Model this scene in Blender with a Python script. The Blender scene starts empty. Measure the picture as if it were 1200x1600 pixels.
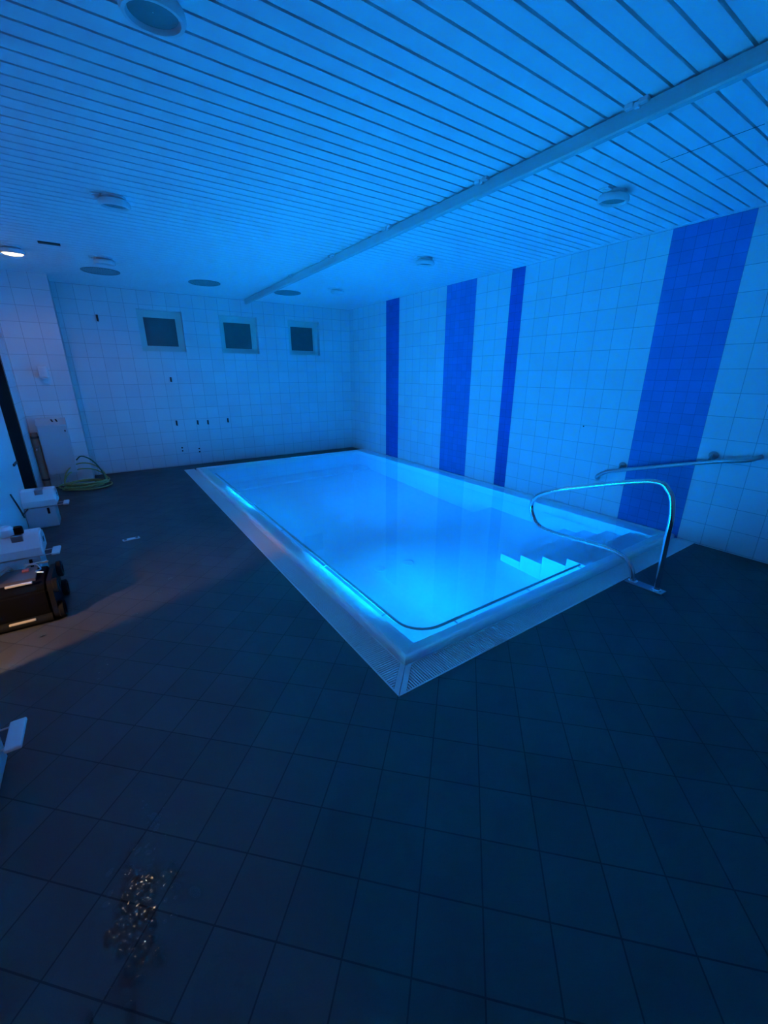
import bpy, bmesh, math, random
from math import pi, sin, cos, radians
from mathutils import Vector, Matrix

random.seed(7)
S = bpy.context.scene
C = S.collection

# ------------------------------------------------------------------ camera, light, exposure
cam_data = bpy.data.cameras.new('camera')
cam = bpy.data.objects.new('camera', cam_data)
C.objects.link(cam)
PITCH, YAW, FPX = 0.3264, 0.5947, 636.5
Fv = Vector((sin(YAW) * cos(PITCH), cos(YAW) * cos(PITCH), -sin(PITCH)))
Rv = Vector((cos(YAW), -sin(YAW), 0))
Uv = Rv.cross(Fv)
cam.matrix_world = Matrix(((Rv.x, Uv.x, -Fv.x, 0), (Rv.y, Uv.y, -Fv.y, 0), (Rv.z, Uv.z, -Fv.z, 1.57), (0, 0, 0, 1)))
cam_data.sensor_fit = 'VERTICAL'
cam_data.sensor_height = 36
cam_data.lens = 36 * FPX / 1600
cam_data.clip_start = 0.02
S.camera = cam

world = bpy.data.worlds.new('night')
S.world = world
world.use_nodes = True
world.node_tree.nodes['Background'].inputs[0].default_value = (0.01, 0.02, 0.05, 1)
world.node_tree.nodes['Background'].inputs[1].default_value = 0.1

S.view_settings.view_transform = 'Standard'
S.view_settings.look = 'None'
S.view_settings.exposure = -0.08
S.view_settings.gamma = 1.0
S.view_settings.use_curve_mapping = False
try:
    S.cycles.max_bounces = 14
    S.cycles.diffuse_bounces = 7
    S.cycles.glossy_bounces = 4
    S.cycles.transmission_bounces = 8
    S.cycles.caustics_refractive = True
    S.cycles.caustics_reflective = False
    S.cycles.use_denoising = True
    S.cycles.sample_clamp_indirect = 30.0
    S.cycles.blur_glossy = 0.5
except Exception:
    pass

BLUE = (0.0, 0.215, 1.0)       # light the lamps throw across the pool
BLUE_UP = (0.0, 0.33, 1.0)    # light they throw up through the water
POOL_W, UP_W = 60.0, 295.0
POOL_TILT, UP_TILT, UP_SPREAD = 14, 80, 76
WARM = (1.0, 0.62, 0.34)


def add_light(name, kind, loc, power, color, direction=None, size=0.1, spread=None, spot=None, blend=0.3):
    L = bpy.data.lights.new(name, kind)
    L.energy = power
    L.color = color
    if kind == 'AREA':
        if isinstance(size, tuple):
            L.shape = 'RECTANGLE'
            L.size, L.size_y = size
        else:
            L.shape = 'DISK'
            L.size = size
        if spread:
            L.spread = spread
    else:
        L.shadow_soft_size = size
    if kind == 'SPOT':
        L.spot_size = spot
        L.spot_blend = blend
    o = bpy.data.objects.new(name, L)
    C.objects.link(o)
    o.location = loc
    if direction is not None:
        o.rotation_euler = Vector(direction).to_track_quat('-Z', 'Y').to_euler()
        if isinstance(size, tuple):       # long side of the strip along the pool wall (y)
            z = -Vector(direction).normalized()
            yv = Vector((0, 1, 0))
            xv = yv.cross(z)
            o.rotation_euler = Matrix((xv, yv, z)).transposed().to_euler()
    return o


LAMP_Y = (2.60, 5.40)
LAMP_Z = -0.36
for y in LAMP_Y:
    for W, tilt, col, spr in ((POOL_W, POOL_TILT, BLUE, radians(110)), (UP_W, UP_TILT, BLUE_UP, radians(UP_SPREAD))):
        t = radians(tilt)
        if tilt < 30 and y < 4:
            W = W * 0.72          # the lamp over the shallow end runs lower
        add_light('pool_lamp_light', 'AREA', (1.43 if tilt > 30 else 1.385, y, LAMP_Z), W, col, (cos(t), 0, sin(t)), size=(0.09, 1.1), spread=spr)
# warm light: the ceiling spot that is on, the side room, the corridor behind
add_light('spot_bulb_light', 'SPOT', (-0.465, 6.17, 2.725), 8.0, WARM, (0, 0, -1), size=0.05, spot=radians(165), blend=0.4)
add_light('second_bulb_light', 'SPOT', (-0.46, 3.06, 2.715), 4.0, WARM, (0, 0, -1), size=0.007, spot=radians(84), blend=0.2)
add_light('side_room_light', 'SPOT', (-1.75, 2.35, 1.05), 150.0, WARM, (1.25, 0.58, -1.05), size=0.05, spot=radians(56), blend=1.0)
add_light('corridor_light', 'POINT', (-0.05, -2.6, 2.2), 34.0, WARM, size=0.08)

# ------------------------------------------------------------------ helpers


def inp(nd, key, val):
    if key in nd.inputs:
        nd.inputs[key].default_value = val


def mat(name, color, rough=0.5, metal=0.0, spec=0.5, noise=0.0, nscale=20, bump=0.0, emit=None, estr=0):
    m = bpy.data.materials.new(name)
    m.use_nodes = True
    nt = m.node_tree
    b = nt.nodes['Principled BSDF']
    inp(b, 'Base Color', (*color, 1))
    inp(b, 'Roughness', rough)
    inp(b, 'Metallic', metal)
    inp(b, 'Specular IOR Level', spec)
    if emit:
        inp(b, 'Emission Color', (*emit, 1))
        inp(b, 'Emission Strength', estr)
    g = nt.nodes.new('ShaderNodeNewGeometry')
    n = nt.nodes.new('ShaderNodeTexNoise')
    n.inputs['Scale'].default_value = nscale
    n.inputs['Detail'].default_value = 4
    nt.links.new(g.outputs['Position'], n.inputs['Vector'])
    if noise:
        mx = nt.nodes.new('ShaderNodeMix')
        mx.data_type = 'RGBA'
        mx.inputs['A'].default_value = (*[c * (1 - noise) for c in color], 1)
        mx.inputs['B'].default_value = (*[min(1, c * (1 + noise)) for c in color], 1)
        nt.links.new(n.outputs['Fac'], mx.inputs['Factor'])
        nt.links.new(mx.outputs['Result'], b.inputs['Base Color'])
    if bump:
        bp = nt.nodes.new('ShaderNodeBump')
        bp.inputs['Strength'].default_value = bump
        bp.inputs['Distance'].default_value = 0.002
        nt.links.new(n.outputs['Fac'], bp.inputs['Height'])
        nt.links.new(bp.outputs['Normal'], b.inputs['Normal'])
    return m


class NT:
    """small expression helper for node maths"""
    def __init__(s, nt):
        s.nt = nt

    def m(s, op, a, b=None, c=None):
        n = s.nt.nodes.new('ShaderNodeMath')
        n.operation = op
        for i, v in enumerate((a, b, c)):
            if v is None:
                continue
            if isinstance(v, (int, float)):
                n.inputs[i].default_value = v
            else:
                s.nt.links.new(v, n.inputs[i])
        return n.outputs[0]

    def mix(s, f, a, b):
        n = s.nt.nodes.new('ShaderNodeMix')
        n.data_type = 'RGBA'
        for k, v in (('Factor', f), ('A', a), ('B', b)):
            if isinstance(v, tuple):
                n.inputs[k].default_value = (*v, 1) if len(v) == 3 else v
            elif isinstance(v, (int, float)):
                n.inputs[k].default_value = v
            else:
                s.nt.links.new(v, n.inputs[k])
        return n.outputs['Result']


def tile_lines(e, u, v, pu, pv, ou, ov, w):
    """returns (grout mask 0/1, per-tile random 0..1)"""
    def ax(x, p, o):
        t = e.m('DIVIDE', e.m('SUBTRACT', x, o), p)
        f = e.m('FRACT', t)
        d = e.m('MULTIPLY', e.m('MINIMUM', f, e.m('SUBTRACT', 1.0, f)), p)
        return e.m('SMOOTH_MIN', e.m('DIVIDE', d, w), 1.0, 0.05) if False else e.m('LESS_THAN', d, w / 2), e.m('FLOOR', t)
    gu, iu = ax(u, pu, ou)
    gv, iv = ax(v, pv, ov)
    cb = e.nt.nodes.new('ShaderNodeCombineXYZ')
    e.nt.links.new(iu, cb.inputs[0])
    e.nt.links.new(iv, cb.inputs[1])
    wn = e.nt.nodes.new('ShaderNodeTexWhiteNoise')
    e.nt.links.new(cb.outputs[0], wn.inputs['Vector'])
    return e.m('MAXIMUM', gu, gv), wn.outputs['Value']


def wall_tile_mat(name, axis, ou, ov=0.012, stripes=()):
    m = bpy.data.materials.new(name)
    m.use_nodes = True
    nt = m.node_tree
    b = nt.nodes['Principled BSDF']
    e = NT(nt)
    g = nt.nodes.new('ShaderNodeNewGeometry')
    sp = nt.nodes.new('ShaderNodeSeparateXYZ')
    nt.links.new(g.outputs['Position'], sp.inputs[0])
    u = sp.outputs[axis]
    v = sp.outputs[2]
    mask, rnd = tile_lines(e, u, v, 0.2, 0.2, ou, ov, 0.0045)
    col = e.mix(rnd, (0.68, 0.70, 0.71), (0.73, 0.75, 0.76))
    grout = (0.42, 0.42, 0.42)
    col = e.mix(mask, col, grout)
    if stripes:
        m2, r2 = tile_lines(e, u, v, 0.1, 0.1, ou, ov, 0.004)
        for (a, bb, c1) in stripes:
            s = e.m('MULTIPLY', e.m('GREATER_THAN', u, a), e.m('LESS_THAN', u, bb))
            sc = e.mix(r2, tuple(c * 0.93 for c in c1), tuple(c * 1.07 for c in c1))
            sc = e.mix(m2, sc, tuple(c * 0.62 for c in c1))
            col = e.mix(s, col, sc)
    nt.links.new(col, b.inputs['Base Color'])
    n = nt.nodes.new('ShaderNodeTexNoise')
    n.inputs['Scale'].default_value = 9
    nt.links.new(g.outputs['Position'], n.inputs['Vector'])
    h = e.m('SUBTRACT', e.m('MULTIPLY', n.outputs['Fac'], 0.3), mask)
    bp = nt.nodes.new('ShaderNodeBump')
    bp.inputs['Strength'].default_value = 0.35
    bp.inputs['Distance'].default_value = 0.002
    nt.links.new(h, bp.inputs['Height'])
    nt.links.new(bp.outputs['Normal'], b.inputs['Normal'])
    inp(b, 'Roughness', 0.38)
    inp(b, 'Specular IOR Level', 0.35)
    return m


def floor_mat():
    m = bpy.data.materials.new('floor_tiles')
    m.use_nodes = True
    nt = m.node_tree
    b = nt.nodes['Principled BSDF']
    e = NT(nt)
    g = nt.nodes.new('ShaderNodeNewGeometry')
    sp = nt.nodes.new('ShaderNodeSeparateXYZ')
    nt.links.new(g.outputs['Position'], sp.inputs[0])
    x, y = sp.outputs[0], sp.outputs[1]
    k = math.sqrt(0.5)
    u = e.m('MULTIPLY', e.m('ADD', x, y), k)
    v = e.m('MULTIPLY', e.m('SUBTRACT', x, y), k)
    mask, rnd = tile_lines(e, u, v, 0.1985, 0.1985, 0.0555, -0.0495, 0.005)

    def noise(scale, det=5, rough=0.55):
        n = nt.nodes.new('ShaderNodeTexNoise')
        n.inputs['Scale'].default_value = scale
        n.inputs['Detail'].default_value = det
        n.inputs['Roughness'].default_value = rough
        nt.links.new(g.outputs['Position'], n.inputs['Vector'])
        return n.outputs['Fac']
    col = e.mix(rnd, (0.041, 0.042, 0.042), (0.054, 0.054, 0.053))
    stain = e.m('MULTIPLY', e.m('GREATER_THAN', noise(2.3), 0.56), 0.45)
    col = e.mix(e.m('MULTIPLY', stain, noise(18)), col, (0.03, 0.032, 0.034))
    fine = noise(260, 2)
    col = e.mix(e.m('MULTIPLY', fine, 0.35), col, (0.09, 0.09, 0.09))
    col = e.mix(mask, col, (0.018, 0.018, 0.020))
    nt.links.new(col, b.inputs['Base Color'])
    h = e.m('ADD', e.m('MULTIPLY', mask, -1.0), e.m('MULTIPLY', fine, 0.12))
    bp = nt.nodes.new('ShaderNodeBump')
    bp.inputs['Strength'].default_value = 0.4
    bp.inputs['Distance'].default_value = 0.0025
    nt.links.new(h, bp.inputs['Height'])
    nt.links.new(bp.outputs['Normal'], b.inputs['Normal'])
    r = e.m('ADD', 0.42, e.m('MULTIPLY', noise(3.1), 0.25))
    nt.links.new(r, b.inputs['Roughness'])
    inp(b, 'Specular IOR Level', 0.32)
    return m


M = {}
M['floor'] = floor_mat()
BIG = (0.045, 0.18, 0.46)
NAR = (0.03, 0.09, 0.36)
M['wall_right'] = wall_tile_mat('tiles_right', 1, 0.1, stripes=((1.5, 2.1, BIG), (3.7, 3.9, NAR), (4.5, 5.1, BIG), (6.3, 6.7, NAR)))
M['wall_far'] = wall_tile_mat('tiles_far', 0, 0.182)
M['pier'] = wall_tile_mat('tiles_pier', 0, 0.127, ov=0.02)
M['wall_left'] = wall_tile_mat('tiles_left', 1, 0.1)
M['ceiling'] = mat('ceiling_enamel', (0.86, 0.88, 0.89), 0.45, noise=0.015, nscale=3)
M['void'] = mat('void_black', (0.02, 0.02, 0.02), 0.9)
M['white'] = mat('white_plastic', (0.78, 0.79, 0.79), 0.35)
M['poolwhite'] = mat('pool_shell', (0.80, 0.86, 0.93), 0.4)
M['rimwhite'] = mat('translucent_rim', (0.90, 0.93, 0.97), 0.3)
inp(M['rimwhite'].node_tree.nodes['Principled BSDF'], 'Subsurface Weight', 0.8)
inp(M['rimwhite'].node_tree.nodes['Principled BSDF'], 'Subsurface Radius', (0.6, 0.8, 1.0))
inp(M['rimwhite'].node_tree.nodes['Principled BSDF'], 'Subsurface Scale', 0.12)
M['grate'] = mat('grate_plastic', (0.74, 0.74, 0.72), 0.5, noise=0.05, nscale=40)
M['frame'] = mat('window_frame_paint', (0.58, 0.64, 0.59), 0.5)
M['greywhite'] = mat('painted_metal', (0.55, 0.57, 0.58), 0.45, noise=0.03)
M['chrome'] = mat('polished_steel', (0.75, 0.76, 0.78), 0.13, metal=1.0)
M['steel'] = mat('satin_steel', (0.45, 0.46, 0.48), 0.35, metal=1.0)
M['black'] = mat('black_plastic', (0.008, 0.008, 0.009), 0.4)
M['rubber'] = mat('dark_rubber', (0.010, 0.010, 0.010), 0.75, bump=0.4, nscale=60)
for _m in (M['black'], M['rubber']):
    inp(_m.node_tree.nodes['Principled BSDF'], 'Specular IOR Level', 0.12)
M['robot'] = mat('matt_black', (0.006, 0.006, 0.007), 0.8, spec=0.02)
M['lid'] = mat('brown_grey_plastic', (0.055, 0.040, 0.040), 0.45)
M['dark'] = mat('dark_metal', (0.05, 0.05, 0.05), 0.5)
M['beige'] = mat('beige_plastic', (0.62, 0.54, 0.42), 0.45)
M['red'] = mat('dull_red_plastic', (0.30, 0.07, 0.06), 0.45)
M['hose'] = mat('yellow_green_hose', (0.30, 0.33, 0.12), 0.5)
M['greenhose'] = mat('dark_green_hose', (0.05, 0.14, 0.08), 0.45)
M['brown'] = mat('brown_pipe', (0.33, 0.23, 0.18), 0.6, noise=0.25, nscale=15)
M['channel'] = mat('channel_grey', (0.05, 0.05, 0.05), 0.7)
M['rail'] = mat('rail_aluminium', (0.52, 0.53, 0.53), 0.45, metal=0.25)
M['clear'] = mat('clip_plastic', (0.75, 0.78, 0.80), 0.25)
M['lens'] = mat('frosted_lens', (0.16, 0.17, 0.18), 0.3)
M['grille'] = mat('grille_grey', (0.30, 0.31, 0.31), 0.5)
M['hole'] = mat('dark_hole', (0.03, 0.03, 0.035), 0.8)
M['litlens'] = mat('lit_lens', (0.9, 0.8, 0.6), 0.3, emit=(1.0, 0.66, 0.34), estr=9)
M['poollens'] = mat('pool_lamp_lens', (0.6, 0.8, 0.9), 0.3, emit=BLUE, estr=3)
M['pane'] = mat('dark_frosted_pane', (0.085, 0.09, 0.095), 0.35, noise=0.1, nscale=12)


def water_mat():
    m = bpy.data.materials.new('pool_water')
    m.use_nodes = True
    nt = m.node_tree
    nt.nodes.clear()
    o = nt.nodes.new('ShaderNodeOutputMaterial')
    gl = nt.nodes.new('ShaderNodeBsdfGlass')
    gl.inputs['IOR'].default_value = 1.333
    gl.inputs['Roughness'].default_value = 0.0
    gl.inputs['Color'].default_value = (1, 1, 1, 1)
    nt.links.new(gl.outputs[0], o.inputs['Surface'])
    return m


M['water'] = water_mat()


def drop_mat():
    m = mat('water_drop', (1, 1, 1), 0.02)
    inp(m.node_tree.nodes['Principled BSDF'], 'IOR', 1.333)
    inp(m.node_tree.nodes['Principled BSDF'], 'Transmission Weight', 1.0)
    return m


M['drop'] = drop_mat()


def bm_new():
    return bmesh.new()


def box(bm, x0, y0, z0, x1, y1, z1, mtx=None):
    vs = [bm.verts.new((x, y, z)) for z in (z0, z1) for y in (y0, y1) for x in (x0, x1)]
    if mtx is not None:
        for v in vs:
            v.co = mtx @ v.co
    for f in ((0, 2, 3, 1), (4, 5, 7, 6), (0, 1, 5, 4), (2, 6, 7, 3), (0, 4, 6, 2), (1, 3, 7, 5)):
        bm.faces.new([vs[i] for i in f])
    return vs


def bbox(bm, x0, y0, z0, x1, y1, z1, r=0.01, seg=2, mtx=None):
    vs = box(bm, x0, y0, z0, x1, y1, z1, mtx)
    es = {e for v in vs for e in v.link_edges}
    bmesh.ops.bevel(bm, geom=list(es), offset=r, segments=seg, affect='EDGES', profile=0.5)


def lathe(bm, prof, seg=32, mtx=None, cap=True):
    rings = []
    for r, z in prof:
        ring = [bm.verts.new((r * cos(2 * pi * i / seg), r * sin(2 * pi * i / seg), z)) for i in range(seg)]
        rings.append(ring)
    for a, b in zip(rings, rings[1:]):
        for i in range(seg):
            j = (i + 1) % seg
            bm.faces.new((a[i], a[j], b[j], b[i]))
    if cap:
        bm.faces.new(list(reversed(rings[0])))
        bm.faces.new(rings[-1])
    if mtx is not None:
        for ring in rings:
            for v in ring:
                v.co = mtx @ v.co


def torus(bm, R, r, seg=40, rs=12, mtx=None, sz=1.0):
    g = []
    for i in range(seg):
        a = 2 * pi * i / seg
        g.append([bm.verts.new(((R + r * cos(2 * pi * j / rs)) * cos(a), (R + r * cos(2 * pi * j / rs)) * sin(a), sz * r * sin(2 * pi * j / rs))) for j in range(rs)])
    for i in range(seg):
        for j in range(rs):
            bm.faces.new((g[i][j], g[(i + 1) % seg][j], g[(i + 1) % seg][(j + 1) % rs], g[i][(j + 1) % rs]))
    if mtx is not None:
        for ring in g:
            for v in ring:
                v.co = mtx @ v.co


def smooth_path(pts, n=8):
    P = [Vector(p) for p in pts]
    out = []
    for i in range(len(P) - 1):
        p0 = P[max(i - 1, 0)]
        p1, p2 = P[i], P[i + 1]
        p3 = P[min(i + 2, len(P) - 1)]
        for k in range(n):
            t = k / n
            out.append(0.5 * ((2 * p1) + (p2 - p0) * t + (2 * p0 - 5 * p1 + 4 * p2 - p3) * t * t + (3 * p1 - p0 - 3 * p2 + p3) * t ** 3))
    out.append(P[-1])
    return out


def round_path(pts, rad, n=8):
    """polyline with filleted corners; rad is one radius or a list per inner point"""
    P = [Vector(p) for p in pts]
    out = [P[0]]
    for i in range(1, len(P) - 1):
        r = rad[i - 1] if isinstance(rad, (list, tuple)) else rad
        a = (P[i - 1] - P[i]).normalized()
        b = (P[i + 1] - P[i]).normalized()
        th = a.angle(b) / 2
        d = min(r / math.tan(th), (P[i - 1] - P[i]).length * 0.49, (P[i + 1] - P[i]).length * 0.49)
        r = d * math.tan(th)
        cen = P[i] + (a + b).normalized() * (r / sin(th))
        s = P[i] + a * d - cen
        t = P[i] + b * d - cen
        ang = s.angle(t)
        for k in range(n + 1):
            f = k / n
            v = (s * sin((1 - f) * ang) + t * sin(f * ang)) / sin(ang)
            out.append(cen + v)
    out.append(P[-1])
    return out


def tube(bm, pts, r, seg=12, cap=True):
    P = [Vector(p) for p in pts]
    t0 = (P[1] - P[0]).normalized()
    up = Vector((0, 0, 1)) if abs(t0.z) < 0.9 else Vector((1, 0, 0))
    nrm = (up - t0 * up.dot(t0)).normalized()
    rings = []
    for i, p in enumerate(P):
        if i == 0:
            t = P[1] - P[0]
        elif i == len(P) - 1:
            t = P[-1] - P[-2]
        else:
            t = P[i + 1] - P[i - 1]
        t.normalize()
        nrm = (nrm - t * nrm.dot(t)).normalized()
        bi = t.cross(nrm)
        rings.append([bm.verts.new(p + (nrm * cos(2 * pi * k / seg) + bi * sin(2 * pi * k / seg)) * r) for k in range(seg)])
    for a, b in zip(rings, rings[1:]):
        for i in range(seg):
            j = (i + 1) % seg
            bm.faces.new((a[i], a[j], b[j], b[i]))
    if cap:
        bm.faces.new(list(reversed(rings[0])))
        bm.faces.new(rings[-1])


def prism(bm, poly, a0, a1, axis='x', mtx=None):
    """extrude 2-D polygon along axis; poly coords are the two other axes in order"""
    def P(p, a):
        if axis == 'x':
            return (a, p[0], p[1])
        if axis == 'y':
            return (p[0], a, p[1])
        return (p[0], p[1], a)
    A = [bm.verts.new(P(p, a0)) for p in poly]
    B = [bm.verts.new(P(p, a1)) for p in poly]
    if mtx is not None:
        for v in A + B:
            v.co = mtx @ v.co
    bm.faces.new(A)
    bm.faces.new(list(reversed(B)))
    n = len(poly)
    for i in range(n):
        bm.faces.new((A[i], B[i], B[(i + 1) % n], A[(i + 1) % n]))
    return A + B


def obj(name, bm, m, parent=None, smooth=False, recalc=True):
    if recalc:
        bmesh.ops.recalc_face_normals(bm, faces=bm.faces)
    me = bpy.data.meshes.new(name)
    bm.to_mesh(me)
    bm.free()
    me.materials.append(m)
    if smooth:
        for p in me.polygons:
            p.use_smooth = True
        try:
            me.set_sharp_from_angle(angle=radians(smooth if smooth is not True else 40))
        except Exception:
            pass
    o = bpy.data.objects.new(name, me)
    C.objects.link(o)
    try:
        o.cycles.is_caustics_receiver = RECV
    except Exception:
        pass
    if parent is not None:
        o.parent = parent
    return o


RECV = True


def tag(o, label, cat, group=None, kind=None):
    o['label'] = label
    o['category'] = cat
    if group:
        o['group'] = group
    if kind:
        o['kind'] = kind
    return o


def thing(name, label, cat, loc=(0, 0, 0), rz=0, group=None):
    o = bpy.data.objects.new(name, None)
    C.objects.link(o)
    o.location = loc
    o.rotation_euler = (0, 0, rz)
    return tag(o, label, cat, group)


def struct(name, bm, m, label=None, smooth=False, recalc=True):
    o = obj(name, bm, m, smooth=smooth, recalc=recalc)
    o['kind'] = 'structure'
    if label:
        o['label'] = label
        o['category'] = name.split('_')[0]
    return o


def dup(root, loc, label, rz=0):
    r = root.copy()
    C.objects.link(r)
    r.location = loc
    r.rotation_euler = (0, 0, rz)
    r['label'] = label
    for ch in list(root.children):
        c = ch.copy()
        C.objects.link(c)
        c.parent = r
        for g in list(ch.children):
            d = g.copy()
            C.objects.link(d)
            d.parent = c
    return r


# ------------------------------------------------------------------ room dimensions
XR, YF, H = 4.58, 8.06, 2.816
XL, YB = -0.88, -1.2
GX, GY, GYF = 1.003, 1.347, 7.65        # outer edge of the overflow grate
RX, RY, RYF = 1.175, 1.522, 7.51        # outer edge of the raised rim
IX, IY, IXR, IYF = 1.34, 1.65, 4.38, 7.42   # inner faces of the basin
ZW = 0.032

# ------------------------------------------------------------------ floor, ceiling, walls
bm = bm_new()
for (x0, y0, x1, y1) in ((-3.2, -4.0, XR + 0.12, GY), (-3.2, GY, GX, GYF), (-3.2, GYF, RX, YF + 0.12), (RX, RYF + 0.004, XR + 0.12, YF + 0.12)):
    box(bm, x0, y0, -0.12, x1, y1, 0)
struct('floor', bm, M['floor'], 'dark anthracite square tiles laid diagonally around the pool')

bm = bm_new()
y = 2.041 - 0.1 * 40
P = 0.1004
k = -34
while True:
    g0 = 2.043 + k * P + 0.007
    g1 = 2.043 + (k + 1) * P - 0.007
    k += 1
    if g1 > YF:
        g1 = YF
        if g0 > YF - 0.01:
            break
    box(bm, XL - 0.02, g0, H, XR - 0.045, g1, H + 0.012)
    # turned-up lips of each metal plank
    box(bm, XL - 0.02, g0, H + 0.012, XR - 0.045, g0 + 0.001, H + 0.03)
    box(bm, XL - 0.02, g1 - 0.001, H + 0.012, XR - 0.045, g1, H + 0.03)
    if g1 >= YF:
        break
ceil = struct('ceiling', bm, M['ceiling'], 'white metal plank ceiling with narrow dark gaps')
bm = bm_new()
box(bm, -3.2, -4.0, H + 0.035, XR + 0.12, YF + 0.12, H + 0.12)
struct('ceiling', bm, M['void'])
bm = bm_new()
box(bm, XR - 0.048, YB, H - 0.003, XR, YF, H + 0.013)
struct('trim_1', bm, M['ceiling'], 'white edge strip where the ceiling meets the striped wall')

bm = bm_new()
box(bm, XR, YB - 0.1, -0.12, XR + 0.12, YF + 0.12, H + 0.035)
struct('wall_right', bm, M['wall_right'], 'white tiled wall with four dark blue vertical stripes')

WIN = ((0.735, 1.392), (1.985, 2.648), (3.238, 3.888))
WZ0, WZ1 = 1.925, 2.55
bm = bm_new()
T = 0.16
box(bm, XL - 0.1, YF, -0.12, XR + 0.12, YF + T, WZ0)
box(bm, XL - 0.1, YF, WZ1, XR + 0.12, YF + T, H + 0.035)
xs = [XL - 0.1] + [v for w in WIN for v in w] + [XR + 0.12]
for i in range(0, len(xs), 2):
    box(bm, xs[i], YF, WZ0, xs[i + 1], YF + T, WZ1)
struct('wall_back', bm, M['wall_far'], 'white tiled far wall with three small square windows')

for i, (a, b) in enumerate(WIN):
    fr = bm_new()
    yf = YF + 0.10
    fw = 0.075
    for (x0, z0, x1, z1) in ((a, WZ0, b, WZ0 + 0.07), (a, WZ1 - 0.09, b, WZ1), (a, WZ0 + 0.07, a + fw, WZ1 - 0.09), (b - fw, WZ0 + 0.07, b, WZ1 - 0.09)):
        box(fr, x0 + 0.001, yf, z0, x1 - 0.001, yf + 0.05, z1)
    # inner sash step
    sx0, sx1, sz0, sz1 = a + fw, b - fw, WZ0 + 0.07, WZ1 - 0.09
    w = struct('window_%d' % (i + 1), fr, M['frame'],
               ('leftmost small square window with pale frame and dark pane', 'middle one of the three small square windows', 'small square window nearest the room corner')[i])
    sh = bm_new()
    for (x0, z0, x1, z1) in ((sx0, sz0, sx1, sz0 + 0.018), (sx0, sz1 - 0.018, sx1, sz1), (sx0, sz0, sx0 + 0.018, sz1), (sx1 - 0.018, sz0, sx1, sz1)):
        box(sh, x0, yf + 0.012, z0, x1, yf + 0.04, z1)
    obj('sash', sh, M['frame'], w)
    pn = bm_new()
    box(pn, sx0 + 0.01, yf + 0.026, sz0 + 0.01, sx1 - 0.01, yf + 0.034, sz1 - 0.01)
    obj('pane', pn, M['pane'], w)

# pier that stands out of the far wall at the left
PX, PY = -0.275, 7.50
bm = bm_new()
box(bm, XL, PY, -0.001, PX, YF, H)
struct('wall_pier', bm, M['pier'], 'white tiled wall pier standing out of the far left corner')

# left wall with a dark doorway and a side-room opening
bm = bm_new()
LX0 = XL - 0.12
segs = ((-1.3, 2.62, 0, H + 0.03), (2.62, 3.20, 2.1, H + 0.03), (3.20, 5.90, 0, H + 0.03), (5.90, 6.84, 2.1, H + 0.03), (6.84, YF + T, 0, H + 0.03))
for (y0, y1, z0, z1) in segs:
    box(bm, LX0, y0, z0 - (0.001 if z0 == 0 else 0), XL, y1, z1)
struct('wall_left', bm, M['wall_left'], 'white tiled left wall beside the dark doorway')
bm = bm_new()
box(bm, LX0 + 0.02, 5.90, 0.0, XL - 0.001, 6.84, 2.1)
d = struct('door_1', bm, M['robot'], 'near black door in the left wall beside the pier')
fr = bm_new()
box(fr, XL + 0.0005, 5.868, 0, XL + 0.008, 5.898, 2.14)
box(fr, XL + 0.0005, 6.842, 0, XL + 0.004, 6.862, 2.14)
box(fr, XL + 0.0005, 5.899, 2.101, XL + 0.008, 6.841, 2.14)
obj('door_frame', fr, M['dark'], d)
bm = bm_new()
box(bm, XL + 0.0005, 4.30, 0.02, XL + 0.02, 5.855, 2.1)
d = struct('door_2', bm, M['white'], 'smooth white door leaf left of the dark door')
hb = bm_new()
bbox(hb, XL + 0.02, 5.60, 0.66, XL + 0.035, 5.80, 0.685, 0.004)
obj('door_handle', hb, M['dark'], d)
hb = bm_new()
tube(hb, smooth_path([(XL + 0.035, 5.0, 0.50), (XL + 0.04, 5.16, 0.33), (XL + 0.035, 5.32, 0.18)], 6), 0.007)
tube(hb, [(XL + 0.03, 5.30, 0.21), (XL + 0.06, 5.44, 0.23)], 0.006)
obj('cable', hb, M['dark'], d, smooth=True)

# wall behind the camera, with the corridor door the warm light comes through
bm = bm_new()
box(bm, XL - 0.12, YB - 0.12, 0, -0.80, YB, H + 0.03)
box(bm, 0.10, YB - 0.12, 0, XR + 0.12, YB, H + 0.03)
box(bm, -0.80, YB - 0.12, 2.25, 0.10, YB, H + 0.03)
struct('wall_front', bm, M['wall_far'])
# closing walls of the side room and corridor so that the place is shut
bm = bm_new()
box(bm, -3.2, -4.0, 0, -3.1, YF, H + 0.03)
box(bm, -3.1, -4.0, 0, XR + 0.12, -3.9, H + 0.03)
box(bm, XR, -3.9, 0, XR + 0.12, YB - 0.12, H + 0.03)
box(bm, -3.1, 4.2, 0, LX0, 4.3, H + 0.03)
struct('wall_corridor', bm, M['greywhite'])

# ------------------------------------------------------------------ the pool
pool = thing('swimming_pool', 'rectangular white pool set in the floor against the striped wall', 'swimming pool')


def rings_loft(bm, rects):
    R = []
    for (x0, y0, x1, y1, z) in rects:
        R.append([bm.verts.new(p) for p in ((x0, y0, z), (x1, y0, z), (x1, y1, z), (x0, y1, z))])
    for a, b in zip(R, R[1:]):
        for i in range(4):
            j = (i + 1) % 4
            bm.faces.new((a[i], a[j], b[j], b[i]))
    return R


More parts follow.
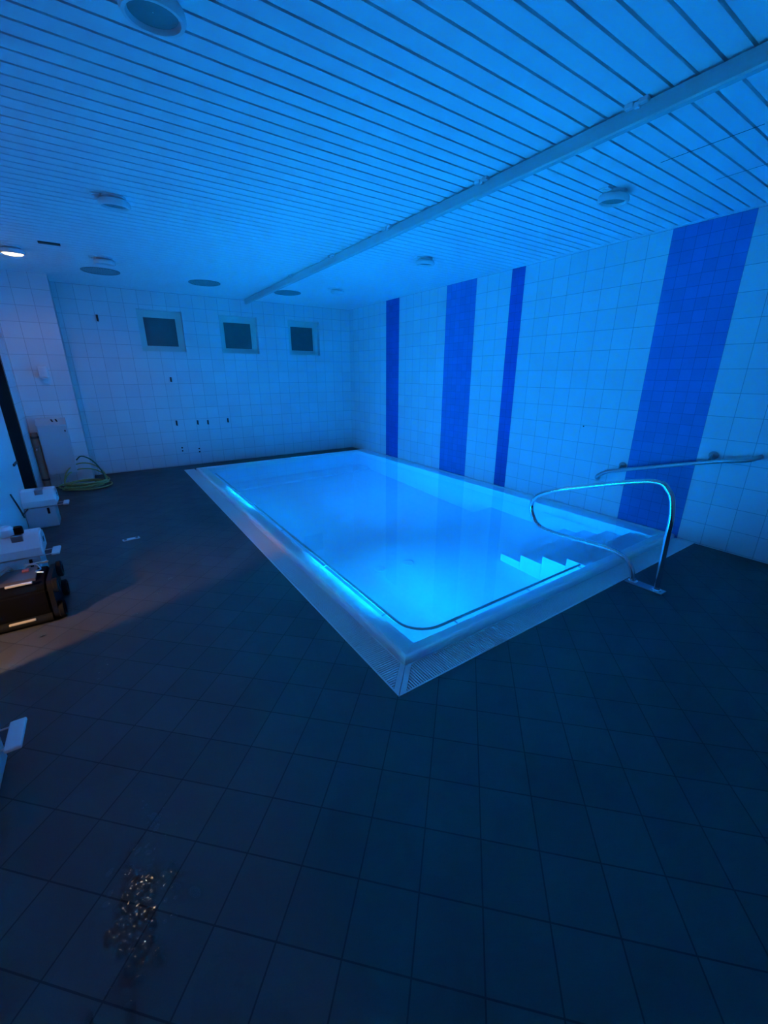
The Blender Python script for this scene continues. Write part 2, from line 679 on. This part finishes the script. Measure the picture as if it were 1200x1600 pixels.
bm = bm_new()
rings_loft(bm, [(RX, RY, 4.579, RYF, -0.10), (RX, RY, 4.579, RYF, 0.026), (RX + 0.004, RY + 0.004, 4.575, RYF - 0.004, 0.036),
                (RX + 0.012, RY + 0.012, 4.568, RYF - 0.010, 0.041), (RX + 0.025, RY + 0.025, 4.555, RYF - 0.018, 0.042),
                (1.300, 1.630, 4.425, RYF - 0.06, 0.0), (1.330, 1.643, 4.390, RYF - 0.082, -0.008), (IX, IY, IXR, IYF, -0.03),
                (IX, IY, IXR, IYF, -0.30), (IX - 0.03, IY - 0.03, IXR + 0.03, IYF + 0.03, -0.30), (RX, RY, 4.579, RYF, -0.10)])
bmesh.ops.remove_doubles(bm, verts=bm.verts, dist=0.0001)
obj('pool_rim', bm, M['rimwhite'], pool)

ZS, ZD, YD = -0.80, -1.30, 3.74
bm = bm_new()
V = bm.verts.new


def quad(bm, *ps):
    bm.faces.new([bm.verts.new(p) for p in ps])


YLG, ZLG = 6.98, -1.21
quad(bm, (IX, IY, -0.30), (IX, IYF, -0.30), (IX, IYF, ZD), (IX, IY, ZD))
quad(bm, (IXR, IY, -0.30), (IXR, IY, ZD), (IXR, IYF, ZD), (IXR, IYF, -0.30))
quad(bm, (IX, IY, -0.30), (IX, IY, ZD), (IXR, IY, ZD), (IXR, IY, -0.30))
quad(bm, (IX, IYF, -0.30), (IXR, IYF, -0.30), (IXR, IYF, ZD), (IX, IYF, ZD))
quad(bm, (IX, IY, ZS), (IXR, IY, ZS), (IXR, YD, ZS), (IX, YD, ZS))
quad(bm, (IX, YD, ZS), (IXR, YD, ZS), (IXR, YD, ZD), (IX, YD, ZD))
quad(bm, (IX, YD, ZD), (IXR, YD, ZD), (IXR, IYF, ZD), (IX, IYF, ZD))
obj('basin', bm, M['poolwhite'], pool, recalc=False)
bm = bm_new()
bbox(bm, IX + 0.002, YLG, ZD + 0.001, IXR - 0.002, IYF - 0.002, ZLG, 0.012)
obj('far_ledge', bm, M['poolwhite'], pool)
for (y0, y1, z) in ((1.655, 1.855, -0.085), (1.86, 2.10, -0.265), (2.105, 2.345, -0.455), (2.35, 2.59, -0.63)):
    bm = bm_new()
    box(bm, 3.26, y0, ZS + 0.001, IXR - 0.001, y1 + 0.002, z)
    obj('step', bm, M['poolwhite'], pool)

# grab bar along two sides, held a little off the basin wall
bm = bm_new()
gb = [(1.374, 6.97, 0.002), (1.374, 1.684, 0.002), (3.17, 1.684, 0.002)]
tube(bm, round_path(gb, 0.20, 10), 0.0125, 12)
for (p, q) in [((1.335, y, -0.012), (1.374, y, 0.0)) for y in (6.93, 5.9, 4.9, 3.9, 2.9, 2.0)] + [((x, 1.645, -0.012), (x, 1.684, 0.0)) for x in (1.7, 2.45, 3.13)]:
    tube(bm, [p, q], 0.007, 8)
obj('grab_bar', bm, M['rail'], pool, smooth=True)

# underwater lamps and floor inlets
for y in LAMP_Y:
    bm = bm_new()
    bbox(bm, IX + 0.0005, y - 0.60, LAMP_Z - 0.08, IX + 0.022, y + 0.60, LAMP_Z + 0.08, 0.008)
    r = obj('pool_lamp', bm, M['steel'], pool, smooth=True)
    bm = bm_new()
    bbox(bm, IX + 0.0225, y - 0.56, LAMP_Z - 0.055, IX + 0.030, y + 0.56, LAMP_Z + 0.055, 0.003)
    obj('lamp_lens', bm, M['poollens'], r, smooth=True)
for (x, y, z) in ((2.10, 3.18, ZS), (2.42, 3.12, ZS)):
    bm = bm_new()
    mt = Matrix.Translation((x, y, z + 0.001))
    lathe(bm, [(0.055, 0.0), (0.055, 0.008), (0.045, 0.012), (0.02, 0.006), (0.002, 0.006)], 28, mt, cap=False)
    obj('floor_inlet', bm, M['white'], pool, smooth=True)

# water
bm = bm_new()
quad(bm, (1.2235, 1.5665, ZW), (4.5235, 1.5665, ZW), (4.5235, RYF - 0.0305, ZW), (1.2235, RYF - 0.0305, ZW))
wat = obj('pool_water', bm, M['water'], None, recalc=False)
tag(wat, 'still clear blue lit water filling the pool to its rim', 'water', kind='stuff')
try:
    wat.cycles.is_caustics_caster = True
    wat.cycles.is_caustics_receiver = False
except Exception:
    pass

# overflow channel under the grates (part of the pool)
bm = bm_new()
box(bm, GX, GY, -0.16, 4.579, RY, -0.10)
box(bm, GX, RY, -0.16, RX, GYF, -0.10)
obj('overflow_channel', bm, M['channel'], pool)


def grate(name, length, width, label):
    """built along +x from a mitred end at the origin; outer edge y=0, inner edge y=width"""
    o = thing(name, label, 'grate', group='slotted overflow grates along the pool rim')
    bm = bm_new()
    z0, z1 = -0.025, 0.002
    # mitred solid end strip
    prism(bm, [(0.003, 0), (0.045, 0), (width * 1.0 + 0.045, width), (width + 0.003, width)], z0, z1, 'z')
    # side bands
    for (a, b) in ((0, 0.010), (width - 0.010, width)):
        prism(bm, [(a + 0.045, a), (length, a), (length, b), (b + 0.045, b)], z0, z1 - 0.0005, 'z')
    box(bm, length - 0.03, 0.01, z0, length, width - 0.01, z1)
    obj('grate_frame', bm, M['grate'], o)
    bm = bm_new()
    p = 0.0155
    x = 0.05
    while x < length - 0.03:
        # each bar runs across; near the mitre it is cut at 45 degrees
        ymax = min(width - 0.01, max(0.0, x - 0.045))
        if ymax > 0.012:
            box(bm, x, 0.009, z0 + 0.004, x + 0.0085, ymax, z1 - 0.0008)
        x += p
    obj('grate_bars', bm, M['grate'], o)
    return o


g = grate('overflow_grate', XR - 0.002 - GX, RY - GY - 0.006, 'short slotted white grate between near pool rim and open floor')
g.location = (GX, GY, 0)
g2 = grate('overflow_grate', GYF - GY, RX - GX - 0.006, 'long slotted white grate along the left side of the pool')
# mirrored about the diagonal so that its mitre meets the other grate
for c in g2.children:
    for v in c.data.vertices:
        v.co.x, v.co.y = v.co.y, v.co.x
    c.data.flip_normals()
g2.location = (GX, GY, 0)

# ------------------------------------------------------------------ rails
rail = thing('entry_handrail', 'looping chrome handrail standing on the floor at the pool steps', 'handrail', (3.268, 1.20, 0))
prof = [(1.118, 0.004), (1.135, 0.62), (1.185, 0.775), (1.33, 0.818), (1.87, 0.648), (2.14, 0.545), (2.265, 0.46), (2.295, 0.345), (2.21, 0.212), (2.02, 0.178), (1.60, 0.205), (1.42, 0.190), (1.33, 0.125), (1.290, 0.004)]
pp = [Vector((0, yy - 1.20, zz)) for yy, zz in prof]
bm = bm_new()
path = smooth_path([pp[0], (pp[0] * 2 + pp[1]) / 3, (pp[0] + pp[1] * 2) / 3] + pp[1:], 10)
tube(bm, path, 0.019, 20)
obj('rail_tube', bm, M['chrome'], rail, smooth=True)
bm = bm_new()
bbox(bm, -0.045, -0.135, 0.0, 0.045, 0.135, 0.008, 0.003)
obj('base_plate', bm, M['steel'], rail)
for yy in (-0.082, 0.09):
    bm = bm_new()
    lathe(bm, [(0.036, 0.008), (0.034, 0.016), (0.022, 0.020), (0.020, 0.032)], 28, Matrix.Translation((0, yy, 0)))
    obj('flange', bm, M['chrome'], rail, smooth=True)

wr = thing('wall_handrail', 'straight steel handrail fixed on the tiles across the wide blue stripe', 'handrail', (XR, 1.7, 0.6))
bm = bm_new()
X0 = 4.502
pts = [(4.575, 1.045, 0.905), (4.53, 1.06, 0.895), (X0, 1.12, 0.868), (X0, 1.36, 0.815), (X0, 2.17, 0.582), (X0, 2.29, 0.535), (X0 + 0.01, 2.36, 0.49), (4.53, 2.385, 0.455), (4.576, 2.39, 0.44)]
pts = [Vector(p) - Vector((XR, 1.7, 0.6)) for p in pts]
tube(bm, smooth_path(pts, 8), 0.0185, 18)
obj('rail_tube', bm, M['steel'], wr, smooth=True)
for (yy, zz) in ((1.375, 0.835), (2.15, 0.60)):
    bm = bm_new()
    mt = Matrix.Translation((-0.001, yy - 1.7, zz - 0.6 + 0.03)) @ Matrix.Rotation(-pi / 2, 4, 'Y')
    lathe(bm, [(0.038, 0), (0.038, 0.006), (0.03, 0.012), (0.013, 0.014), (0.012, 0.05)], 28, mt)
    tube(bm, [(-0.05, yy - 1.7, zz - 0.57), (X0 - XR, yy - 1.7, zz - 0.6)], 0.011)
    obj('bracket', bm, M['steel'], wr, smooth=True)

# ------------------------------------------------------------------ ceiling things
tr = thing('ceiling_rail', 'long grey metal rail running under the plank ceiling', 'rail', (2.42, 0, H))
bm = bm_new()
y0, y1 = YB + 0.01, 7.93
prism(bm, [(0, -0.011), (0, -0.078), (0.006, -0.086), (0.034, -0.088), (0.040, -0.080), (0.040, -0.011)], y0, y1, 'y')
obj('rail_profile', bm, M['rail'], tr)
bm = bm_new()
box(bm, 0.004, y1 - 0.001, -0.086, 0.036, y1 + 0.006, -0.012)
obj('end_cap', bm, M['greywhite'], tr)
for yy in (1.38, 2.38, 3.50, 4.6, 5.75):
    bm = bm_new()
    bbox(bm, -0.030, yy - 0.055, -0.022, -0.002, yy - 0.012, -0.0005, 0.004)
    bbox(bm, -0.030, yy + 0.012, -0.022, -0.002, yy + 0.055, -0.0005, 0.004)
    bbox(bm, -0.022, yy - 0.012, -0.030, -0.001, yy + 0.012, -0.004, 0.004)
    obj('mounting_clip', bm, M['clear'], tr)


def spot_fixture(lit=False):
    o = thing('ceiling_spotlight', 'x', 'ceiling light', (0, 0, H), group=None if lit else 'unlit round ceiling spotlights')
    bm = bm_new()
    lathe(bm, [(0.080, 0.0), (0.082, -0.012), (0.070, -0.016), (0.060, -0.020)], 36)
    obj('mounting_plate', bm, M['white'], o, smooth=True)
    mt = Matrix.Translation((0, 0, -0.020)) @ Matrix.Rotation(radians(5), 4, 'X')
    bm = bm_new()
    lathe(bm, [(0.002, 0.0), (0.070, 0.0), (0.094, -0.002), (0.104, -0.014), (0.107, -0.034), (0.100, -0.046), (0.088, -0.046), (0.082, -0.036), (0.080, -0.030)], 40, mt, cap=False)
    obj('ring', bm, M['white'], o, smooth=True)
    bm = bm_new()
    lathe(bm, [(0.0805, -0.032), (0.05, -0.030), (0.02, -0.030), (0.002, -0.030)] if not lit else [(0.0875, -0.046), (0.070, -0.056), (0.04, -0.062), (0.002, -0.064)], 32, mt, cap=False)
    obj('lens', bm, M['litlens'] if lit else M['lens'], o, smooth=True)
    bm = bm_new()
    bbox(bm, -0.15, -0.035, -0.012, -0.085, 0.035, -0.0005, 0.003)
    lathe(bm, [(0.010, -0.010), (0.010, -0.018), (0.004, -0.019)], 12, Matrix.Translation((-0.125, 0, 0)))
    obj('mounting_tab', bm, M['white'], o)
    return o


sp0 = spot_fixture()
SP = [((3.36, 1.99, H), 'unlit round ceiling spotlight nearest above the wide blue wall stripe'),
      ((0.36, 4.12, H), 'unlit round ceiling spotlight in the left row, second from the camera'),
      ((0.40, 2.03, H), 'dark round ceiling spotlight cut by the top edge of the picture'),
      ((3.37, 4.14, H), 'unlit round ceiling spotlight above the middle pair of blue stripes'),
      ((0.34, 6.16, H), 'small ceiling spotlight just in front of the leftmost round vent'),
      ((3.37, 6.27, H), 'faint ceiling spotlight nearest the far right room corner')]
sp0.location = SP[0][0]
sp0['label'] = SP[0][1]
for loc, lab in SP[1:]:
    dup(sp0, loc, lab)
lit = spot_fixture(True)
lit.location = (-0.465, 6.17, H)
dup(lit, (-0.46, 3.06, H), 'second glowing warm ceiling spotlight, nearer the camera at the left')
lit['label'] = 'glowing warm ceiling spotlight at the left edge above the pier'

v0 = thing('ceiling_vent', 'round slotted air vent in the ceiling, leftmost of the three', 'vent', (0.315, 6.92, H), group='round slotted air vents by the far wall')
bm = bm_new()
lathe(bm, [(0.215, 0.0), (0.215, -0.006), (0.205, -0.010), (0.195, -0.008), (0.195, 0.0)], 44, cap=False)
obj('vent_ring', bm, M['grille'], v0, smooth=True)
bm = bm_new()
lathe(bm, [(0.195, -0.0002), (0.195, -0.0008)], 44)
obj('vent_backing', bm, M['hole'], v0)
bm = bm_new()
for kx in range(-8, 9):
    xx = kx * 0.0225
    hl = math.sqrt(max(0, 0.195 ** 2 - xx ** 2))
    if hl > 0.03:
        box(bm, xx - 0.0045, -hl, -0.0035, xx + 0.0045, hl, -0.002, Matrix.Rotation(radians(-35), 4, 'Z'))
obj('vent_slats', bm, M['greywhite'], v0)
dup(v0, (1.565, 6.93, H), 'round slotted air vent in the ceiling, middle one of three')
dup(v0, (2.835, 6.98, H), 'round slotted air vent in the ceiling beyond the end of the rail')

bm = bm_new()
bbox(bm, -0.09, -0.03, -0.012, 0.09, 0.03, 0.0, 0.003)
o = obj('ceiling_slot', bm, M['dark'])
o.location = (-0.13, 5.80, H)
tag(o, 'narrow dark slot plate in the ceiling right of the glowing spotlight', 'vent')

# seams of the access hatch in the ceiling
bm = bm_new()
box(bm, 3.158, 1.10, H - 0.0008, 3.163, 1.60, H)
box(bm, 3.729, 1.20, H - 0.0008, 3.732, 1.50, H)
struct('trim_2', bm, M['dark'])

# ------------------------------------------------------------------ marks and small fittings on the walls
hk = []
HK = [((0.205, 2.375), 0.055, 'dark rust streaked wall plug high on far wall, left of the windows'),
      ((1.078, 1.483), 0.045, 'small wall hook alone below the leftmost window'),
      ((1.06, 0.757), 0.05, 'low wall hook, leftmost of the row of four above the pool edge'),
      ((1.404, 0.747), 0.045, 'low wall hook, second from left in the row of four'),
      ((1.577, 0.740), 0.045, 'low wall hook, third from left in the row of four'),
      ((1.93, 0.755), 0.045, 'low wall hook, rightmost in the row of four')]
for i, ((x, z), hh, lab) in enumerate(HK):
    hh *= 1.7
    t = thing('wall_hook', lab, 'hook', (x, YF, z), group='small dark hooks on the far wall')
    bm = bm_new()
    bbox(bm, -0.014, -0.008, -hh / 2, 0.014, 0.0, hh / 2, 0.003)
    obj('back_plate', bm, M['dark'], t)
    bm = bm_new()
    tube(bm, smooth_path([(0, -0.006, hh * 0.2), (0, -0.022, hh * 0.1), (0.004, -0.026, -hh * 0.3), (0.008, -0.012, -hh * 0.5)], 5), 0.006, 8)
    obj('hook_arm', bm, M['dark'], t, smooth=True)
for (x, z, lab) in ((1.085, 0.32, 'dark wall plug low on far wall, upper of the left pair'), (1.085, 0.264, 'dark wall plug low on far wall, lower of the left pair'),
                    (1.365, 0.278, 'dark wall plug low on far wall, upper of the right pair'), (1.365, 0.222, 'dark wall plug low on far wall, lower of the right pair')):
    bm = bm_new()
    lathe(bm, [(0.014, 0.0), (0.012, 0.003), (0.002, 0.003)], 14, Matrix.Rotation(pi / 2, 4, 'X'))
    o = obj('wall_plug', bm, M['hole'])
    o.location = (x, YF, z)
    tag(o, lab, 'wall plug', group='paired dark wall plugs low on the far wall')
bm = bm_new()
lathe(bm, [(0.008, 0.0), (0.007, 0.004), (0.002, 0.005)], 14, Matrix.Rotation(-pi / 2, 4, 'Y'))
o = obj('wall_plug', bm, M['hole'])
o.location = (XR, 2.66, 1.0)
tag(o, 'tiny dark plug on striped wall between narrow and nearest wide stripe', 'wall plug')

# soap dispenser on the pier
t = thing('soap_dispenser', 'small white soap dispenser on the tiled pier above the cabinet', 'dispenser', (-0.558, PY, 1.60))
bm = bm_new()
bbox(bm, -0.055, -0.095, -0.075, 0.055, -0.001, 0.08, 0.018, 3)
obj('dispenser_body', bm, M['white'], t, smooth=True)
bm = bm_new()
bbox(bm, -0.04, -0.105, -0.092, 0.04, -0.03, -0.070, 0.006)
obj('push_bar', bm, M['greywhite'], t)
bm = bm_new()
bbox(bm, -0.028, -0.099, -0.03, 0.012, -0.0945, 0.05, 0.002)
obj('sight_window', bm, M['clear'], t)

# wall cabinet
t = thing('wall_cabinet', 'white sheet metal cabinet with top vents hung low on the pier', 'cabinet', (-0.60, PY, 0))
bm = bm_new()
A = [(-0.002, 0.20), (-0.15, 0.20), (-0.15, 0.90), (-0.10, 0.985), (-0.002, 0.985)]
prism(bm, A, -0.175, 0.155, 'x')
obj('cabinet_body', bm, M['greywhite'], t)
bm = bm_new()
bbox(bm, -0.168, -0.160, 0.215, 0.148, -0.151, 0.89, 0.004)
obj('front_panel', bm, M['greywhite'], t)
for kx in range(2):
    bm = bm_new()
    x = 0.0 + 0.05 * kx
    mt = Matrix.Translation((x, -0.128, 0.945)) @ Matrix.Rotation(radians(-59.5), 4, 'X')
    prism(bm, [(-0.008, -0.035), (0.010, -0.035), (0.028, 0.035), (0.010, 0.035)], -0.002, 0.003, 'z', mt)
    obj('vent_slot', bm, M['hole'], t)
bm = bm_new()
bbox(bm, 0.12, -0.166, 0.80, 0.136, -0.159, 0.825, 0.003)
obj('lock', bm, M['dark'], t)

# brown pipework between cabinet and black door
t = thing('pipe_stack', 'brown vertical pipe with small valve beside the white cabinet', 'pipe', (-0.832, PY, 0))
bm = bm_new()
tube(bm, [(0.0, -0.05, 0.0), (0.0, -0.05, 0.80)], 0.040, 20)
obj('pipe', bm, M['brown'], t, smooth=True)
for z in (0.12, 0.72):
    bm = bm_new()
    lathe(bm, [(0.045, z), (0.045, z + 0.03)], 20, Matrix.Translation((0.0, -0.05, 0)))
    obj('pipe_clamp', bm, M['dark'], t, smooth=True)
bm = bm_new()
tube(bm, smooth_path([(0.0, -0.085, 0.58), (0.0, -0.12, 0.585), (-0.01, -0.14, 0.56)], 5), 0.010, 10)
tube(bm, [(-0.03, -0.10, 0.605), (0.03, -0.10, 0.615)], 0.006, 8)
obj('valve', bm, M['chrome'], t, smooth=True)

# garden hose coil
t = thing('garden_hose', 'coiled yellow green garden hose on the floor below the cabinet', 'hose', (-0.37, 7.18, 0))
bm = bm_new()
pts = []
rnd = random.Random(3)
loops = 6
for i in range(loops * 14):
    a = 2 * pi * i / 14 + 0.4
    lp = i / 14
    r = 0.20 + 0.08 * (0.5 + 0.5 * sin(lp * 2.3)) + rnd.uniform(-0.008, 0.008)
    z = 0.012 + 0.014 * lp + 0.006 * sin(a * 2 + lp)
    pts.append((r * 1.08 * cos(a) + 0.02 * sin(lp * 1.7), r * 0.72 * sin(a) + 0.02 * cos(lp * 2.1), z))
# last turns rise and lean against the pier
for i in range(22):
    a = pts and (2 * pi * (loops * 14 + i) / 14 + 0.4)
    up = max(0, sin(a)) * (0.13 + 0.006 * i)
    pts.append((0.25 * cos(a) + 0.01, 0.20 * sin(a) + 0.01, 0.10 + up))
tube(bm, smooth_path(pts, 3), 0.0095, 8)
obj('hose_coil', bm, M['hose'], t, smooth=True)
bm = bm_new()
tube(bm, smooth_path([(-0.05, 0.10, 0.40), (0.02, 0.02, 0.46), (0.12, 0.02, 0.40), (0.20, 0.02, 0.27), (0.24, 0.0, 0.12), (0.20, -0.06, 0.03)], 6), 0.0095, 8)
obj('hose_end', bm, M['greenhose'], t, smooth=True)


# ------------------------------------------------------------------ white equipment boxes along the left wall
def equipment(first=True):
    o = thing('equipment_box', 'x', 'equipment box', group='white two part equipment boxes on the floor by the left wall')
    bm = bm_new()
    bbox(bm, 0.0, 0.0, 0.0, 0.262, 0.24, 0.225, 0.010)
    obj('base_box', bm, M['greywhite'], o)
    bm = bm_new()
    c = 0.05
    hx = [(0.0, 0.235), (0.0, 0.30), (0.06, 0.405), (0.20, 0.405), (0.25, 0.34), (0.25, 0.235)]
    prism(bm, [(-0.012 + a, b) for a, b in hx], 0.0, 0.285, 'x')
    hs = obj('housing', bm, M['white'], o)
    bv = hs.modifiers.new('bevel', 'BEVEL')
    bv.width = 0.008
    bv.segments = 2
    bm = bm_new()
    prism(bm, [(0.02, 0.25), (0.02, 0.30), (0.07, 0.385), (0.19, 0.385), (0.22, 0.33), (0.22, 0.25)], 0.2855, 0.292, 'x')
    obj('end_panel', bm, M['clear'], hs)
    bm = bm_new()
    box(bm, 0.2925, 0.10, 0.305, 0.2945, 0.14, 0.345)
    obj('socket', bm, M['hole'], hs)
    bm = bm_new()
    bbox(bm, 0.12, 0.02, 0.36, 0.19, 0.16, 0.412, 0.006)
    obj('latch', bm, M['steel'], hs)
    # flat pad carried on two thin rods
    bm = bm_new()
    bm.free()
    for yy in (-0.02, 0.10):
        bm = bm_new()
        tube(bm, [(0.18, yy, 0.238), (0.345, yy, 0.238)], 0.0035, 8)
        obj('rod', bm, M['steel'], o, smooth=True)
    bm = bm_new()
    bbox(bm, 0.335, -0.04, 0.228, 0.388, 0.125, 0.246, 0.006, 3)
    obj('pad', bm, M['greywhite'], o)
    bm = bm_new()
    bbox(bm, 0.19, -0.012, 0.15, 0.21, 0.004, 0.215, 0.004)
    obj('buckle', bm, M['black'], o)
    return o


e0 = equipment()
e0.location = (XL + 0.022, 5.45, 0)
e0['label'] = 'white two part equipment box in front of the black door'
dup(e0, (XL + 0.022, 3.90, 0), 'white two part equipment box behind the black pool robot')
dup(e0, (XL + 0.016, 1.78, 0), 'equipment box beyond the left edge with only its pale pad in view')

# bottle standing on the second box
t = thing('plastic_container', 'pale round container on the box behind the robot, left of the black cap', 'container', (XL + 0.12, 3.98, 0.405))
bm = bm_new()
lathe(bm, [(0.045, 0.0), (0.048, 0.01), (0.048, 0.055), (0.030, 0.075)], 24)
obj('container_body', bm, M['clear'], t, smooth=True)
t2 = thing('round_cap', 'black round cap on top of the box behind the robot', 'cap', (XL + 0.185, 3.99, 0.4))
bm = bm_new()
lathe(bm, [(0.030, 0.006), (0.033, 0.012), (0.033, 0.055), (0.029, 0.062), (0.0287, 0.058), (0.002, 0.058)], 28)
obj('cap_body', bm, M['black'], t2, smooth=True)

# ------------------------------------------------------------------ pool cleaning robot
rb = thing('pool_robot', 'black pool cleaning robot with pale bars on floor at left edge', 'pool robot', (-0.66, 3.40, 0))
bm = bm_new()
sect = [(-0.20, 0.05), (-0.215, 0.10), (-0.20, 0.23), (-0.14, 0.275), (0.10, 0.285), (0.17, 0.25), (0.205, 0.16), (0.20, 0.05)]
prism(bm, sect, -0.155, 0.155, 'x')
bmesh.ops.bevel(bm, geom=list(bm.edges), offset=0.012, segments=2, affect='EDGES')
obj('robot_body', bm, M['robot'], rb, smooth=True)
bm = bm_new()
prism(bm, [(-0.12, 0.278), (0.08, 0.287), (0.09, 0.300), (-0.10, 0.292)], -0.10, 0.10, 'x')
obj('filter_lid', bm, M['lid'], rb)
for sx in (-1, 1):
    bm = bm_new()
    pts = []
    for (cy, cz, r, a0, a1) in ((-0.165, 0.062, 0.058, 180, 300), (0.165, 0.062, 0.058, 240, 360), (0.150, 0.215, 0.055, 0, 90), (-0.150, 0.225, 0.055, 90, 180)):
        for kx in range(7):
            a = radians(a0 + (a1 - a0) * kx / 6)
            pts.append((cy + r * cos(a), cz + r * sin(a)))
    x0, x1 = (0.158, 0.185) if sx > 0 else (-0.185, -0.158)
    prism(bm, pts, x0, x1, 'x')
    tk = obj('track', bm, M['rubber'], rb, smooth=True)
    for (cy, cz, r) in ((-0.170, 0.062, 0.060), (0.172, 0.062, 0.060), (0.158, 0.222, 0.058), (-0.158, 0.232, 0.050)):
        bm = bm_new()
        xw = x1 if sx > 0 else x0
        lathe(bm, [(r - 0.006, 0), (r, 0.006), (r, 0.028), (r - 0.006, 0.034), (r * 0.55, 0.034), (r * 0.5, 0.026), (r * 0.2, 0.026), (0.003, 0.028)], 28, Matrix.Translation((xw, cy, cz)) @ Matrix.Rotation(sx * pi / 2, 4, 'Y'))
        obj('wheel', bm, M['rubber'], tk, smooth=True)
for (x0, x1, y0, z0) in ((-0.045, 0.09, -0.178, 0.284), (0.015, 0.15, 0.155, 0.287), (-0.07, 0.065, -0.232, 0.045)):
    bm = bm_new()
    bbox(bm, x0, y0, z0, x1, y0 + 0.018, z0 + 0.014, 0.004)
    obj('pale_bar', bm, M['beige'], rb)
for y0, z0 in ((-0.20, 0.035), (0.20, 0.045)):
    bm = bm_new()
    tube(bm, [(-0.15, y0, z0), (0.15, y0, z0)], 0.030, 18)
    obj('brush_roller', bm, M['rubber'], rb, smooth=True)
bm = bm_new()
tube(bm, smooth_path([(0.02, 0.06, 0.30), (0.06, 0.08, 0.325), (0.10, 0.06, 0.32), (0.12, 0.02, 0.30), (0.10, -0.03, 0.305), (0.14, -0.05, 0.30)], 6), 0.005, 8)
obj('cable', bm, M['steel'], rb, smooth=True)
bm = bm_new()
bbox(bm, 0.02, 0.02, 0.296, 0.06, 0.055, 0.312, 0.005)
obj('button', bm, M['red'], rb)
bm = bm_new()
tube(bm, round_path([(-0.10, -0.12, 0.28), (-0.10, -0.07, 0.33), (-0.04, 0.06, 0.335), (-0.04, 0.11, 0.28)], 0.03, 5), 0.011, 10)
obj('carry_handle', bm, M['brown'], rb, smooth=True)

# small plate with two holes on the floor
t = thing('floor_bracket', 'small clear plastic bracket with two holes lying on open floor', 'bracket', (0.02, 4.55, 0), radians(8))
bm = bm_new()
bbox(bm, -0.075, -0.028, 0.0, 0.075, 0.028, 0.010, 0.004)
obj('bracket_plate', bm, M['greywhite'], t)
for xx in (-0.05, 0.05):
    bm = bm_new()
    lathe(bm, [(0.014, 0.0095), (0.014, 0.0125), (0.008, 0.0125), (0.008, 0.0108), (0.001, 0.0108)], 18, Matrix.Translation((xx, 0, 0)), cap=False)
    obj('screw_hole', bm, M['dark'], t)

# ------------------------------------------------------------------ water drops on the floor
bm = bm_new()
rnd = random.Random(11)


def drop(x, y, r, st=1.0, a=0.0):
    mt = Matrix.Translation((x, y, 0.0)) @ Matrix.Rotation(a, 4, 'Z') @ Matrix.Diagonal((st, 1, 1, 1))
    lathe(bm, [(r, 0.0004), (r * 0.95, 0.0008 + r * 0.02), (r * 0.8, 0.0008 + r * 0.035), (r * 0.45, 0.0008 + r * 0.05), (r * 0.02, 0.0008 + r * 0.055)], 14, mt, cap=False)


for i in range(120):
    s = rnd.gauss(0, 1)
    w = rnd.gauss(0, 1)
    drop(-0.175 + 0.045 * w + 0.012 * s, 1.10 + 0.10 * s, rnd.uniform(0.005, 0.014), rnd.uniform(1, 1.8), rnd.uniform(0, 3))
for i in range(22):
    drop(-0.11 + rnd.gauss(0, 0.03), 1.33 + rnd.gauss(0, 0.10), rnd.uniform(0.002, 0.005))
for (x, y) in ((-0.235, 2.53), (-0.232, 2.48), (-0.27, 2.42), (-0.275, 2.37), (-0.185, 2.26)):
    drop(x, y, 0.007)
for (x, y) in ((0.22, 3.42), (0.10, 3.22), (0.12, 3.23), (-0.06, 2.98), (-0.56, 3.02)):
    drop(x, y, 0.011, 1.8, 0.3)
o = obj('water_drops', bm, M['drop'], smooth=True)
tag(o, 'scattered glinting water drops on the dark floor at lower left', 'water drops', kind='stuff')
